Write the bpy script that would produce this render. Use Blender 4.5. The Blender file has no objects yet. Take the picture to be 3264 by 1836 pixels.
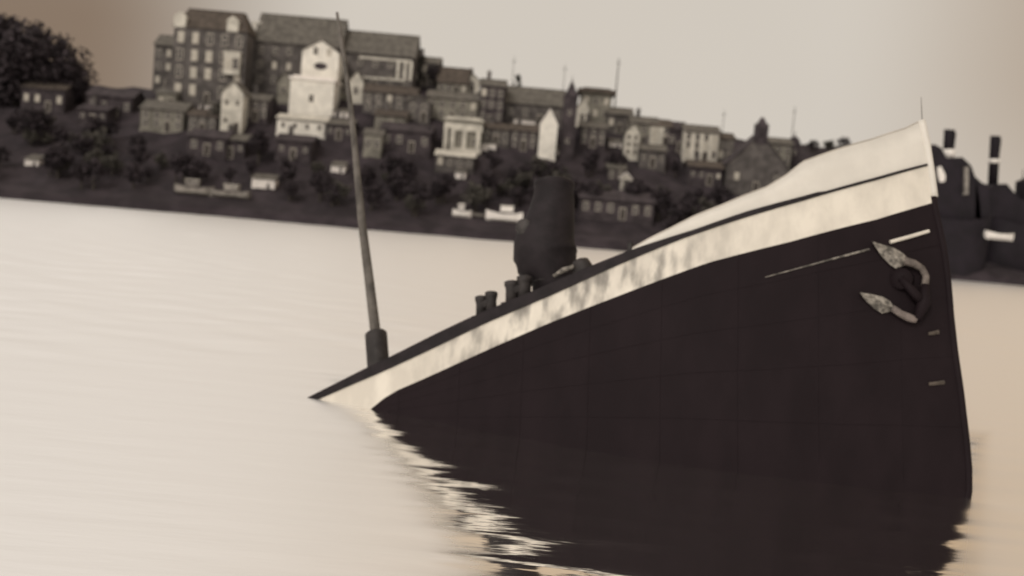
import bpy, math, random
import numpy as np

random.seed(7)
rng = np.random.default_rng(11)
scene = bpy.context.scene
col = scene.collection

# ------------------------------------------------------------------ camera
FPX, CX, CY = 3400.0, 1632.0, 918.0          # focal length and centre on a 3264 px wide frame
CAM_H = 7.0
ROLL = math.atan(0.0861)
PITCH = math.radians(4.47)
F = np.array([0, math.cos(PITCH), -math.sin(PITCH)])
U0 = np.array([0, math.sin(PITCH), math.cos(PITCH)])
R0 = np.array([1.0, 0, 0])
CR = R0 * math.cos(ROLL) + U0 * math.sin(ROLL)
CU = -R0 * math.sin(ROLL) + U0 * math.cos(ROLL)
CAM = np.array([0, 0, CAM_H])
from mathutils import Matrix
cam_d = bpy.data.cameras.new("camera")
cam = bpy.data.objects.new("camera", cam_d)
col.objects.link(cam)
m = Matrix.Identity(4)
for i in range(3):
    m[i][0], m[i][1], m[i][2], m[i][3] = CR[i], CU[i], -F[i], CAM[i]
cam.matrix_world = m
cam_d.sensor_width = 36.0
cam_d.lens = 36.0 * FPX / 3264.0
cam_d.clip_start, cam_d.clip_end = 0.1, 6000.0
cam_d.dof.use_dof = True                     # an old soft lens, focused a little short of the wreck
cam_d.dof.focus_distance = 18.0
cam_d.dof.aperture_fstop = cam_d.lens / 1000.0 / 0.092
scene.camera = cam

# ------------------------------------------------------------------ sky
world = bpy.data.worlds.new("World")
scene.world = world
world.use_nodes = True
wn, wl = world.node_tree.nodes, world.node_tree.links
wn.clear()


def wmath(op, a, b=None, c=None):
    n = wn.new("ShaderNodeMath"); n.operation = op
    for i, v in enumerate((a, b, c)):
        if v is None:
            continue
        if isinstance(v, (int, float)):
            n.inputs[i].default_value = v
        else:
            wl.new(v, n.inputs[i])
    return n.outputs[0]


def wstep(v, a, b):
    n = wn.new("ShaderNodeMapRange"); n.interpolation_type = 'SMOOTHSTEP'
    wl.new(v, n.inputs[0]); n.inputs[1].default_value = a; n.inputs[2].default_value = b
    return n.outputs[0]


def wmix(f, a, b):
    n = wn.new("ShaderNodeMix"); n.data_type = 'RGBA'
    wl.new(f, n.inputs[0])
    for s, v in ((6, a), (7, b)):
        if isinstance(v, tuple):
            n.inputs[s].default_value = v + (1,)
        else:
            wl.new(v, n.inputs[s])
    return n.outputs[2]


tc = wn.new("ShaderNodeTexCoord")
sp = wn.new("ShaderNodeSeparateXYZ")
wl.new(tc.outputs['Generated'], sp.inputs[0])
az = wmath('ARCTAN2', sp.outputs[0], sp.outputs[1])
el = wmath('ARCSINE', sp.outputs[2])
D = math.radians
left = wmath('MULTIPLY', wmath('SUBTRACT', 1.0, wstep(az, D(-23), D(-9))), wmath('SUBTRACT', 1.0, wstep(el, D(7), D(22))))
left = wmath('MULTIPLY', left, wstep(az, D(-100), D(-50)))
right = wmath('MULTIPLY', wstep(az, D(15), D(27)), wstep(el, D(-6), D(9)))
right = wmath('MULTIPLY', right, wmath('SUBTRACT', 1.0, wstep(az, D(50), D(100))))
tan_ = wmath('MULTIPLY', wstep(az, D(-13), D(3)), wstep(el, D(12), D(21)))
tan_ = wmath('MULTIPLY', tan_, wmath('SUBTRACT', 1.0, wstep(az, D(60), D(120))))
c0 = wmix(left, (0.640, 0.585, 0.515), (0.25, 0.185, 0.135))
c1 = wmix(wmath('MULTIPLY', right, wmath('MULTIPLY_ADD', wstep(el, D(11), D(20)), 0.4, 0.6)), c0, (0.345, 0.25, 0.17))
c2 = wmix(wmath('MULTIPLY', tan_, 0.85), c1, (0.60, 0.44, 0.285))
hi_ = wmath('MULTIPLY', wstep(el, D(11), D(19)), wmath('SUBTRACT', 1.0, wstep(az, D(-14), D(-3))))
c2 = wmix(wmath('MULTIPLY', hi_, 0.9), c2, (0.90, 0.845, 0.785))
# soft uneven cloud
nz = wn.new("ShaderNodeTexNoise"); nz.inputs['Scale'].default_value = 2.2; nz.inputs['Detail'].default_value = 3
wl.new(tc.outputs['Generated'], nz.inputs['Vector'])
cl = wmath('ADD', wmath('MULTIPLY', nz.outputs[0], 0.10), 0.95)
vm = wn.new("ShaderNodeVectorMath"); vm.operation = 'SCALE'
wl.new(c2, vm.inputs[0]); wl.new(cl, vm.inputs[3])
bg = wn.new("ShaderNodeBackground"); wl.new(vm.outputs[0], bg.inputs[0]); bg.inputs[1].default_value = 1.0
wo = wn.new("ShaderNodeOutputWorld"); wl.new(bg.outputs[0], wo.inputs[0])

# ------------------------------------------------------------------ sun through the overcast
sun_d = bpy.data.lights.new("sun", 'SUN')
sun_d.energy = 1.1
sun_d.angle = math.radians(14)
sun_d.color = (1.0, 0.94, 0.86)
sun = bpy.data.objects.new("sun", sun_d)
col.objects.link(sun)
sun.rotation_euler = (math.radians(52), 0, math.radians(-28))
sun.location = (-40, -40, 80)

scene.view_settings.view_transform = 'Standard'
scene.view_settings.look = 'None'
scene.view_settings.exposure = 0.0
scene.view_settings.gamma = 1.0

# ------------------------------------------------------------------ helpers
mats = {}


def mat(name, c, rough=0.8, var=0.25, scale=1.0, stretch=(1, 1, 1), spec=0.3, bump=0.0, c2=None, lo=0.4, hi=0.62):
    if name in mats:
        return mats[name]
    m = bpy.data.materials.new(name); m.use_nodes = True
    n, l = m.node_tree.nodes, m.node_tree.links
    p = n["Principled BSDF"]
    p.inputs['Roughness'].default_value = rough
    p.inputs['Specular IOR Level'].default_value = spec
    g = n.new("ShaderNodeNewGeometry")
    mp = n.new("ShaderNodeMapping"); mp.inputs['Scale'].default_value = stretch
    l.new(g.outputs['Position'], mp.inputs[0])
    t = n.new("ShaderNodeTexNoise"); t.inputs['Scale'].default_value = scale
    t.inputs['Detail'].default_value = 5; t.inputs['Roughness'].default_value = 0.6
    l.new(mp.outputs[0], t.inputs['Vector'])
    r = n.new("ShaderNodeMapRange"); r.inputs[1].default_value = lo; r.inputs[2].default_value = hi
    l.new(t.outputs[0], r.inputs[0])
    mx = n.new("ShaderNodeMix"); mx.data_type = 'RGBA'
    l.new(r.outputs[0], mx.inputs[0])
    mx.inputs[6].default_value = tuple(x * (1 - var) for x in (c2 or c)) + (1,)
    mx.inputs[7].default_value = tuple(min(1, x * (1 + var * 0.6)) for x in c) + (1,)
    l.new(mx.outputs[2], p.inputs['Base Color'])
    if bump:
        b = n.new("ShaderNodeBump"); b.inputs['Strength'].default_value = bump; b.inputs['Distance'].default_value = 0.2
        l.new(t.outputs[0], b.inputs['Height']); l.new(b.outputs[0], p.inputs['Normal'])
    mats[name] = m
    return m


class MB:
    """collects faces, links them as one mesh object"""
    def __init__(self):
        self.v, self.f, self.mi = [], [], []

    def add(self, vs, fs, k=0):
        o = len(self.v)
        self.v += [tuple(map(float, x)) for x in vs]
        self.f += [tuple(o + i for i in f) for f in fs]
        self.mi += [k] * len(fs)
        return self

    def box(self, c, s, rot=0.0, k=0, taper=1.0):
        x, y, z = s[0] / 2, s[1] / 2, s[2] / 2
        vs = []
        for dz in (-1, 1):
            t = taper if dz > 0 else 1
            for dx, dy in ((-1, -1), (1, -1), (1, 1), (-1, 1)):
                a, b = dx * x * t, dy * y * t
                vs.append((c[0] + a * math.cos(rot) - b * math.sin(rot), c[1] + a * math.sin(rot) + b * math.cos(rot), c[2] + dz * z))
        return self.add(vs, [(3, 2, 1, 0), (4, 5, 6, 7), (0, 1, 5, 4), (1, 2, 6, 5), (2, 3, 7, 6), (3, 0, 4, 7)], k)

    def tube(self, pts, rads, n=10, k=0, caps=True):
        pts = [np.array(p, float) for p in pts]
        if isinstance(rads, (int, float)):
            rads = [rads] * len(pts)
        vs, fs = [], []
        ref = np.array([0.13, 0.2, 0.97])
        for i, p in enumerate(pts):
            d = pts[min(i + 1, len(pts) - 1)] - pts[max(i - 1, 0)]
            d = d / (np.linalg.norm(d) + 1e-9)
            r = ref if abs(d @ ref) < 0.9 else np.array([1.0, 0.1, 0])
            a = np.cross(d, r); a /= np.linalg.norm(a); b = np.cross(d, a)
            for j in range(n):
                th = 2 * math.pi * j / n
                vs.append(p + rads[i] * (a * math.cos(th) + b * math.sin(th)))
        for i in range(len(pts) - 1):
            for j in range(n):
                fs.append((i * n + j, i * n + (j + 1) % n, (i + 1) * n + (j + 1) % n, (i + 1) * n + j))
        if caps:
            fs.append(tuple(range(n - 1, -1, -1)))
            fs.append(tuple((len(pts) - 1) * n + j for j in range(n)))
        return self.add(vs, fs, k)

    def grid(self, rows, k=0, flip=False):
        n = len(rows[0]); vs = [p for r in rows for p in r]; fs = []
        for i in range(len(rows) - 1):
            for j in range(n - 1):
                q = (i * n + j, i * n + j + 1, (i + 1) * n + j + 1, (i + 1) * n + j)
                fs.append(q[::-1] if flip else q)
        return self.add(vs, fs, k)

    def prism(self, poly, d, k=0):
        """polygon of 3D points pushed along d"""
        n = len(poly); a = [np.array(p, float) for p in poly]; b = [p + np.array(d, float) for p in a]
        fs = [tuple(range(n - 1, -1, -1)), tuple(range(n, 2 * n))] + [(i, (i + 1) % n, n + (i + 1) % n, n + i) for i in range(n)]
        return self.add(a + b, fs, k)

    def build(self, name, mt, parent=None, org=(0, 0, 0), smooth=False, label=None):
        me = bpy.data.meshes.new(name)
        o_ = np.array(org, float)
        me.from_pydata([tuple(np.array(p) - o_) for p in self.v], [], self.f)
        for x in (mt if isinstance(mt, (list, tuple)) else [mt]):
            me.materials.append(x)
        me.polygons.foreach_set('material_index', self.mi)
        if smooth:
            me.polygons.foreach_set('use_smooth', [True] * len(me.polygons))
        me.update()
        o = bpy.data.objects.new(name, me); col.objects.link(o)
        if parent is not None:
            o.parent = parent
        elif any(org):
            o.location = org
        if label:
            o['label'] = label
        return o


def tag(o, label, cat, group=None):
    o['label'] = label; o['category'] = cat
    if group:
        o['group'] = group
    return o


def thing(name, loc, label, cat, group=None, rz=0.0):
    o = bpy.data.objects.new(name, None); col.objects.link(o)
    o.location = loc; o.rotation_euler = (0, 0, rz); o.empty_display_size = 0.5
    return tag(o, label, cat, group)


def ray(px, py):
    d = F + (px - CX) / FPX * CR + (CY - py) / FPX * CU
    return d / np.linalg.norm(d)


def on_water(px, py):
    d = ray(px, py); return CAM + d * (-CAM_H / d[2])


def at_y(px, py, Y):
    d = ray(px, py); return CAM + d * (Y / d[1])


def sstep(x, a, b):
    t = np.clip((x - a) / (b - a), 0, 1); return t * t * (3 - 2 * t)


# ------------------------------------------------------------------ water
def axis(parts):
    out = []
    for a, b, s in parts:
        out.append(np.arange(a, b, s))
    out.append(np.array([parts[-1][1]]))
    return np.concatenate(out)


wx = axis([(-3000, -400, 400), (-400, -130, 15), (-130, 130, 0.42), (130, 400, 15), (400, 3000, 400)])
wy = axis([(-600, 0, 60), (0, 14, 1.0), (14, 42, 0.14), (42, 60, 0.3), (60, 216, 0.40), (216, 400, 20)])
X, Y = np.meshgrid(wx, wy)
Z = np.zeros_like(X)
ROUGH = sstep(Y - 0.5 * X, 38, 60)
CALM = 1 - 0.75 * ROUGH
ROUGH = ROUGH * 0.2
CALM = CALM * (0.25 + 0.75 * sstep(X + 0.3 * Y - 4.2, -0.8, 1.4))
for i in range(46):                                            # wind chop beyond the wreck
    lam = rng.uniform(1.6, 6.0); th = rng.normal(math.pi / 2, 0.45); k = 2 * math.pi / lam
    Z += ROUGH * 0.0095 * lam * 0.55 * np.sin(k * (X * math.cos(th) + Y * math.sin(th)) + rng.uniform(0, 6.28))
for i in range(40):                                            # slow ripples in the lee
    lam = rng.uniform(0.7, 2.6); th = rng.normal(math.pi / 2 - 0.05, 0.16); k = 2 * math.pi / lam
    Z += CALM * 0.00105 * lam * np.sin(k * (X * math.cos(th) + Y * math.sin(th)) + rng.uniform(0, 6.28))
fade = sstep(np.abs(X), 130, 100) if False else 1 - sstep(np.abs(X), 105, 130)
Z *= fade * sstep(Y, 6, 14) * (1 - sstep(Y, 205, 216))
nx, ny = len(wx), len(wy)
me = bpy.data.meshes.new("water")
me.vertices.add(nx * ny)
me.vertices.foreach_set('co', np.stack([X, Y, Z], -1).astype(np.float32).ravel())
I, J = np.meshgrid(np.arange(ny - 1), np.arange(nx - 1), indexing='ij')
q = np.stack([I * nx + J, I * nx + J + 1, (I + 1) * nx + J + 1, (I + 1) * nx + J], -1).reshape(-1)
nf = (ny - 1) * (nx - 1)
me.loops.add(nf * 4); me.loops.foreach_set('vertex_index', q.astype(np.int32))
me.polygons.add(nf); me.polygons.foreach_set('loop_start', np.arange(nf, dtype=np.int32) * 4)
me.polygons.foreach_set('use_smooth', np.ones(nf, dtype=bool))
me.update(); me.validate()
mw = bpy.data.materials.new("harbour_water"); mw.use_nodes = True
n, l = mw.node_tree.nodes, mw.node_tree.links
n.clear()
go = n.new("ShaderNodeNewGeometry")
mp = n.new("ShaderNodeMapping"); mp.inputs['Scale'].default_value = (0.5, 2.4, 1)
l.new(go.outputs['Position'], mp.inputs[0])
tn = n.new("ShaderNodeTexNoise"); tn.inputs['Scale'].default_value = 1.0; tn.inputs['Detail'].default_value = 3
l.new(mp.outputs[0], tn.inputs['Vector'])
bp = n.new("ShaderNodeBump"); bp.inputs['Strength'].default_value = 0.16; bp.inputs['Distance'].default_value = 0.08
l.new(tn.outputs[0], bp.inputs['Height'])
gl = n.new("ShaderNodeBsdfGlossy"); gl.inputs['Color'].default_value = (0.97, 0.96, 0.95, 1); gl.distribution = 'MULTI_GGX'
l.new(bp.outputs[0], gl.inputs['Normal'])
sx = n.new("ShaderNodeSeparateXYZ"); l.new(go.outputs['Position'], sx.inputs[0])          # ruffled by wind beyond the lee of the wreck
def nmath(op, a, b, c=0.0):
    q_ = n.new("ShaderNodeMath"); q_.operation = op
    for i_, v_ in enumerate((a, b, c)):
        if isinstance(v_, (int, float)):
            q_.inputs[i_].default_value = v_
        else:
            l.new(v_, q_.inputs[i_])
    return q_.outputs[0]


def nstep(v_, a, b):
    q_ = n.new("ShaderNodeMapRange"); q_.interpolation_type = 'SMOOTHSTEP'
    l.new(v_, q_.inputs[0]); q_.inputs[1].default_value = a; q_.inputs[2].default_value = b
    return q_.outputs[0]


wob = nmath('MULTIPLY_ADD', tn.outputs[0], 1.6, -0.8)
g_ = nmath('ADD', nmath('MULTIPLY_ADD', sx.outputs[1], 0.3, -4.2), nmath('ADD', sx.outputs[0], wob))
ruf = nmath('MAXIMUM', nmath('SUBTRACT', 1.0, nstep(g_, 0.7, 2.3)), nstep(sx.outputs[1], 35.5, 41.0))
r2_ = nmath('ADD', nmath('MULTIPLY_ADD', sx.outputs[1], -0.45, 0.04), sx.outputs[0])          # open water past the bow
ruf = nmath('MAXIMUM', ruf, nstep(r2_, -0.5, 0.8))
mr = n.new("ShaderNodeMapRange"); l.new(ruf, mr.inputs[0]); mr.inputs[3].default_value = 0.06; mr.inputs[4].default_value = 0.50
l.new(mr.outputs[0], gl.inputs['Roughness'])
df = n.new("ShaderNodeBsdfDiffuse"); df.inputs['Color'].default_value = (0.30, 0.26, 0.21, 1)
mx = n.new("ShaderNodeMixShader"); mx.inputs[0].default_value = 0.994
l.new(df.outputs[0], mx.inputs[1]); l.new(gl.outputs[0], mx.inputs[2])
out = n.new("ShaderNodeOutputMaterial"); l.new(mx.outputs[0], out.inputs[0])
me.materials.append(mw)
water = bpy.data.objects.new("water", me); col.objects.link(water); water['kind'] = 'structure'

# ------------------------------------------------------------------ the hill behind the harbour
SHORE = 200.0
RIDGE_PX = [(-900, 330), (-200, 300), (0, 290), (270, 274), (480, 282), (560, 262), (800, 240), (1300, 240), (1500, 300), (1700, 330),
            (1900, 372), (2010, 398), (2300, 440), (2500, 462), (2700, 470), (2860, 520), (2950, 640), (3264, 700), (4200, 790)]
RY = 268.0
_r = [at_y(px, py, RY) for px, py in RIDGE_PX]
RX, RZ = np.array([p[0] for p in _r]), np.array([p[2] for p in _r])


def terrain(x, y):
    ridge = np.interp(x, RX, RZ)
    v = np.clip((np.asarray(y, float) - SHORE) / (RY - SHORE), 0, 1)
    z = 1.2 + (ridge - 1.2) * (0.55 * v + 0.45 * v * v * (3 - 2 * v))
    bumps = 0.5 * np.sin(x * 0.31 + 1.3) * np.sin(np.asarray(y) * 0.27) + 0.35 * np.sin(x * 0.71 + np.asarray(y) * 0.5)
    return z + bumps * sstep(v, 0.02, 0.2) - 0.0 * v


def shore_y(x):
    return SHORE + 1.2 * np.sin(x * 0.09 + 0.6) + 0.6 * np.sin(x * 0.31)


tx = np.linspace(-330, 330, 300); v_ = np.linspace(0, 1, 46)
rows = [[(x, shore_y(x), -1.5) for x in tx], [(x, shore_y(x) + 0.15, 0.75 + 0.25 * math.sin(x * 0.8) * math.sin(x * 0.23)) for x in tx]]
for v in v_:
    yy = SHORE + 1.5 + v * (RY - SHORE)
    rows.append([(x, max(yy, shore_y(x) + 0.6 + v), float(terrain(x, yy))) for x in tx])
for k in range(1, 8):
    yy = RY + 1.5 + k * 30
    rows.append([(x, yy, float(terrain(x, RY)) - k * k * 0.25) for x in tx])
m_hill = mat('hillside', (0.037, 0.0285, 0.033), 0.95, 0.35, 0.25, bump=0.6)
hill = MB().grid(rows).build('hill', m_hill, smooth=True); hill['kind'] = 'structure'


def on_hill(px, py):
    d = ray(px, py)
    t0 = (SHORE + 2) / d[1]
    for t in np.linspace(t0, (RY + 4) / d[1], 300):
        p = CAM + d * t
        if p[2] <= terrain(p[0], p[1]):
            break
    return p


# ------------------------------------------------------------------ materials of the town
M = dict(
    white=mat('white_limewash', (0.74, 0.70, 0.63), 0.85, 0.12, 0.5),
    cream=mat('cream_stucco', (0.55, 0.515, 0.45), 0.85, 0.22, 0.5),
    olive=mat('drab_stucco', (0.21, 0.195, 0.165), 0.9, 0.3, 0.5),
    grey=mat('grey_brick', (0.105, 0.093, 0.088), 0.9, 0.35, 0.6),
    dark=mat('sooty_brick', (0.056, 0.045, 0.049), 0.9, 0.35, 0.6),
    slate=mat('slate_roof', (0.125, 0.113, 0.098), 0.8, 0.3, 0.8),
    brown=mat('brown_roof', (0.085, 0.068, 0.056), 0.85, 0.3, 0.8),
    tin=mat('pale_tin_roof', (0.80, 0.74, 0.69), 0.6, 0.1, 0.8),
    glass=mat('window_glass', (0.035, 0.03, 0.032), 0.25, 0.2, 0.8, spec=0.5),
    frame=mat('window_frame', (0.40, 0.36, 0.31), 0.7, 0.15, 1.0),
    blind=mat('pale_blind', (0.52, 0.48, 0.41), 0.8, 0.15, 1.0),
    wood=mat('dark_timber', (0.06, 0.05, 0.045), 0.85, 0.3, 1.5),
    bark=mat('bark', (0.05, 0.042, 0.036), 0.95, 0.3, 2.0),
    leaf=mat('foliage_dark', (0.042, 0.0325, 0.037), 0.9, 0.55, 0.9),
    leaf2=mat('foliage_mid', (0.085, 0.077, 0.066), 0.9, 0.5, 0.9),
)


def win_mesh(name, w, h, pale):
    b = MB()
    b.box((0, -0.03, h / 2), (w, 0.10, h), k=0)
    b.box((0, -0.06, h / 2), (w * 0.78, 0.08, h * 0.84), k=1)
    b.box((0, -0.105, h / 2), (w * 0.07, 0.03, h * 0.84), k=0)
    b.box((0, -0.105, h * 0.52), (w * 0.78, 0.028, h * 0.05), k=0)
    o = b.build(name, [M['frame'], M['blind'] if pale else M['glass']])
    me = o.data
    bpy.data.objects.remove(o)
    return me


WIN = {(p, s): win_mesh('window', w, h, p) for p in (0, 1) for s, (w, h) in enumerate(((1.1, 1.7), (0.8, 1.1), (1.5, 2.6)))}


def add_window(root, x, y, z, pale=0, size=0):
    o = bpy.data.objects.new('window', WIN[(pale, size)]); col.objects.link(o)
    o.parent = root; o.location = (x, y, z)
    return o


PLACED = []


def house(kind, cat, label, xl, xr, ye, yb, roof='gable', rh=20, wall='grey', rf='slate', depth=8.0, wins=(2, 3), yaw=0.0,
          chimneys=0, pale=0.15, size=0, door=True, group=None, eave=0.35, side=False):
    """xl..xr and eave/base rows as they stand on the photograph; the house is set where that base meets the hill"""
    xc = (xl + xr) / 2 - 0.086 * (yb - ye) / 2
    p = on_hill(xc, yb)
    PLACED.append((p[0], p[1], (xr - xl) * p[1] / FPX / 2 + 1.2))
    s = p[1] / FPX * 1.03
    w, h, r = (xr - xl) * s, (yb - ye) * s, rh * s
    root = thing(kind, (p[0], p[1], p[2]), label, cat, group, yaw)
    # local frame: front face at y=0, house runs back to +depth
    b = MB()
    b.box((0, depth / 2, h / 2 - 1.0), (w, depth, h + 2.0))
    if roof == 'gable_front':
        b.prism([(-w / 2, 0.0, h), (w / 2, 0.0, h), (0, 0.0, h + r)], (0, depth, 0))
    elif roof in ('gable',):
        b.prism([(-w / 2, 0.0, h), (-w / 2, depth, h), (-w / 2, depth / 2, h + r)], (w, 0, 0))
    b.box((0, -0.04, 0.25), (w + 0.08, 0.12, 0.9))
    b.build('wall', M[wall], root)
    e = eave
    if roof == 'gable':
        t = 0.22
        R = MB()
        for sgn in (-1, 1):
            y0 = depth / 2 + sgn * (depth / 2 + e); yr = depth / 2
            zl = h - e * r / (depth / 2)
            R.prism([(-w / 2 - e, y0, zl + 0.02), (-w / 2 - e, yr, h + r + 0.02), (-w / 2 - e, yr, h + r + 0.02 + t), (-w / 2 - e, y0, zl + 0.02 + t)], (w + 2 * e, 0, 0))
        R.tube([(-w / 2 - e, depth / 2, h + r + t), (w / 2 + e, depth / 2, h + r + t)], 0.16, 6)
    elif roof == 'gable_front':
        t = 0.22
        R = MB()
        for sgn in (-1, 1):
            x0 = sgn * (w / 2 + e); zl = h - e * r / (w / 2)
            R.prism([(x0, -e, zl + 0.02), (0, -e, h + r + 0.02), (0, -e, h + r + 0.02 + t), (x0, -e, zl + 0.02 + t)], (0, depth + 2 * e, 0))
    elif roof == 'hip':
        R = MB(); i = min(w * 0.12, r * 0.6)
        a = [(-w / 2 - e, -e, h), (w / 2 + e, -e, h), (w / 2 + e, depth + e, h), (-w / 2 - e, depth + e, h)]
        t_ = [(-w / 2 + i, depth * 0.35, h + r), (w / 2 - i, depth * 0.35, h + r), (w / 2 - i, depth * 0.65, h + r), (-w / 2 + i, depth * 0.65, h + r)]
        R.add(a + t_, [(3, 2, 1, 0), (4, 5, 6, 7), (0, 1, 5, 4), (1, 2, 6, 5), (2, 3, 7, 6), (3, 0, 4, 7)])
        R.box((0, depth / 2, h + r + 0.1), (w - 2 * i + 0.3, depth * 0.3 + 0.3, 0.2))
    elif roof == 'spire':
        R = MB()
        R.box((0, depth / 2, h + 0.15), (w + 2 * e, depth + 2 * e, 0.3))
        R.box((0, depth / 2, h + 0.3 + r / 2), (w * 0.98, depth * 0.98, r), taper=0.12)
        R.tube([(0, depth / 2, h + 0.2 + r), (0, depth / 2, h + r + 1.6)], [0.12, 0.04], 6)
    elif roof == 'dome':
        R = MB()
        prof = [(math.cos(a) * w * 0.5, math.sin(a) * r) for a in np.linspace(0, math.pi / 2 * 0.97, 8)]
        R.grid([[(pr * math.cos(th), depth / 2 + pr * math.sin(th), h + pz) for th in np.linspace(0, 2 * math.pi, 17)] for pr, pz in prof])
        R.tube([(0, depth / 2, h + r * 0.95), (0, depth / 2, h + r + 1.2)], [0.2, 0.05], 6)
    else:                                                       # flat with a parapet and a projecting eave
        R = MB().box((0, depth / 2, h + r / 2), (w + 2 * e, depth + 2 * e, max(r, 0.3)))
        R.box((0, depth / 2, h + r + 0.2), (w * 0.9, depth * 0.9, 0.4))
    rfo = R.build('roof', M[rf], root)
    for k in range(chimneys):
        cx = (-0.36 + 0.72 * (k / max(1, chimneys - 1) if chimneys > 1 else 0.2)) * w
        cz = h + r * (0.95 if roof == 'gable' else 0.6)
        c = MB().box((cx, depth / 2, cz + 0.6), (0.9, 0.7, 2.4)).box((cx, depth / 2, cz + 1.85), (1.06, 0.86, 0.2))
        for dx in (-0.22, 0.22):
            c.tube([(cx + dx, depth / 2, cz + 1.9), (cx + dx, depth / 2, cz + 2.4)], 0.13, 8)
        c.build('chimney', M['grey'], rfo)
    nr, nc = wins
    ww, wh = ((1.1, 1.7), (0.8, 1.1), (1.5, 2.6))[size]
    if nr and nc and w > 2.0:
        for i in range(nr):
            zz = 1.2 + (h - 1.2 - 0.3) * (i + 0.5) / nr - wh / 2
            for j in range(nc):
                xx = -w / 2 + w * (j + 0.5) / nc
                if door and i == 0 and j == nc // 2:
                    continue
                add_window(root, xx, 0, zz, 1 if random.random() < pale else 0, size)
    if door and w > 3:
        j = nc // 2 if nc else 0
        xx = -w / 2 + w * (j + 0.5) / max(1, nc)
        MB().box((xx, -0.04, 1.55), (1.3, 0.14, 2.5), k=1).box((xx, -0.08, 1.5), (1.0, 0.12, 2.2), k=0).build('door', [M['wood'], M['frame']], root)
    if w > 5 and roof == 'gable':
        MB().tube([(-w / 2 - e, -e - 0.06, h - 0.12), (w / 2 + e, -e - 0.06, h - 0.12)], 0.07, 6).tube(
            [(w / 2 - 0.15, -0.12, h - 0.2), (w / 2 - 0.15, -0.12, 0.2)], 0.06, 6).build('gutter', M['dark'], root)
    return root, w, h, s


# ---- buildings, left to right along the ridge
A, w, h, s = house('tenement', 'building', 'tall sooty tenement with flat topped slate roof at the left end of the ridge', 555, 778, 105, 335, 'hip', 62, 'grey', 'brown', 10, (4, 5), chimneys=0, pale=0.4, size=2)
# a pale two storey bay on its front
bay = MB().box((w * 0.33, -0.5, h * 0.57), (3.6, 1.0, 4.9)).box((w * 0.33, -0.55, h * 0.57 + 2.6), (4.0, 1.2, 0.3)).build('bay_window', M['cream'], A, label='pale plastered bay on the sooty front')
o = add_window(A, w * 0.33 - 0.9, -1.0, h * 0.57 - 1.3, 1, 2); o = add_window(A, w * 0.33 + 0.9, -1.0, h * 0.57 - 1.3, 0, 2)
for fx, fz in ((-0.42, 0.97), (0.30, 0.93)):
    MB().box((fx * w, 0.9, h + 1.0), (2.6, 2.4, 2.4)).prism([(fx * w - 1.5, -0.4, h + 2.2), (fx * w + 1.5, -0.4, h + 2.2), (fx * w, -0.4, h + 3.4)], (0, 3, 0)).build('dormer', M['cream'], A, label='pale dormer in the slate roof')
house('town_house', 'building', 'narrow grey house leaning on the left side of the tall tenement', 492, 552, 150, 292, 'gable', 32, 'grey', 'slate', 8, (3, 2), pale=0.4)
house('town_house', 'building', 'narrow cream house standing below the tall tenement', 706, 772, 300, 430, 'gable_front', 34, 'cream', 'slate', 7, (2, 2), pale=0.1, size=1)
B, w, h, s = house('terrace_block', 'building', 'long terrace under the longest slate roof on the skyline, white strip at its left end', 812, 1075, 148, 300, 'gable', 92, 'grey', 'slate', 12, (3, 6), pale=0.15)
MB().box((-w / 2 - 0.7, 5.0, h - 0.0), (1.9, 2.6, 9.0)).box((-w / 2 - 0.7, 5.0, h + 4.7), (2.3, 3.0, 0.4)).build('chimney', M['white'], B, label='tall white chimney stack')
C, w, h, s = house('terrace_block', 'building', 'long grey terrace right of the white gabled house, pale frame round its windows', 1078, 1312, 178, 292, 'gable', 72, 'grey', 'slate', 12, (2, 5), pale=0.1)
f = MB()
f.box((w * 0.13, -0.12, h * 0.88), (w * 0.70, 0.3, 0.5)).box((w * 0.10, -0.12, h * 0.36), (w * 0.58, 0.3, 0.5))
for fx in (0.39, 0.47, 0.30):
    f.box((w * fx, -0.11, h * 0.62), (0.7, 0.28, h * 0.5))
f.build('trim', M['cream'], C)
Wh, w, h, s = house('white_house', 'building', 'tall white gabled house standing highest of the white houses', 962, 1074, 172, 330, 'gable_front', 34, 'white', 'slate', 8, (0, 0), door=False, pale=0, size=2)
MB().add([(w * 0.02 + 1.5 * math.cos(t_), y_, h * 0.72 + 0.8 * math.sin(t_)) for y_ in (0.1, -0.06) for t_ in np.linspace(0, 2 * math.pi, 16, endpoint=False)],
         [tuple(range(31, 15, -1))] + [(k_, (k_ + 1) % 16, 16 + (k_ + 1) % 16, 16 + k_) for k_ in range(16)]).build('arch', M['dark'], Wh)
add_window(Wh, -w * 0.14, 0, h * 0.93, 0, 0); add_window(Wh, w * 0.22, 0, h * 0.92, 1, 0)
Wd, w, h, s = house('white_house', 'building', 'broad bright white house in the middle of the hillside below the white gabled one', 925, 1060, 262, 384, 'flat', 8, 'white', 'tin', 8, (1, 1), door=False, pale=0, size=0)
house('white_house', 'building', 'low white house with small dark windows at the foot of the broad white house', 885, 1035, 384, 436, 'gable', 12, 'white', 'cream', 6, (1, 4), door=False, pale=0, size=1)
house('cottage', 'building', 'small pale cottage left of the broad white house', 884, 924, 262, 330, 'gable_front', 26, 'olive', 'slate', 6, (1, 1), door=False)
house('cottage', 'building', 'narrow pale cottage behind the ship mast', 1112, 1156, 262, 330, 'gable_front', 30, 'cream', 'slate', 6, (1, 1), door=False, pale=0.5)
house('cottage', 'building', 'drab cottage between the mast and the broad white house', 1062, 1108, 268, 318, 'gable', 20, 'olive', 'slate', 6, (1, 2), door=False)
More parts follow.
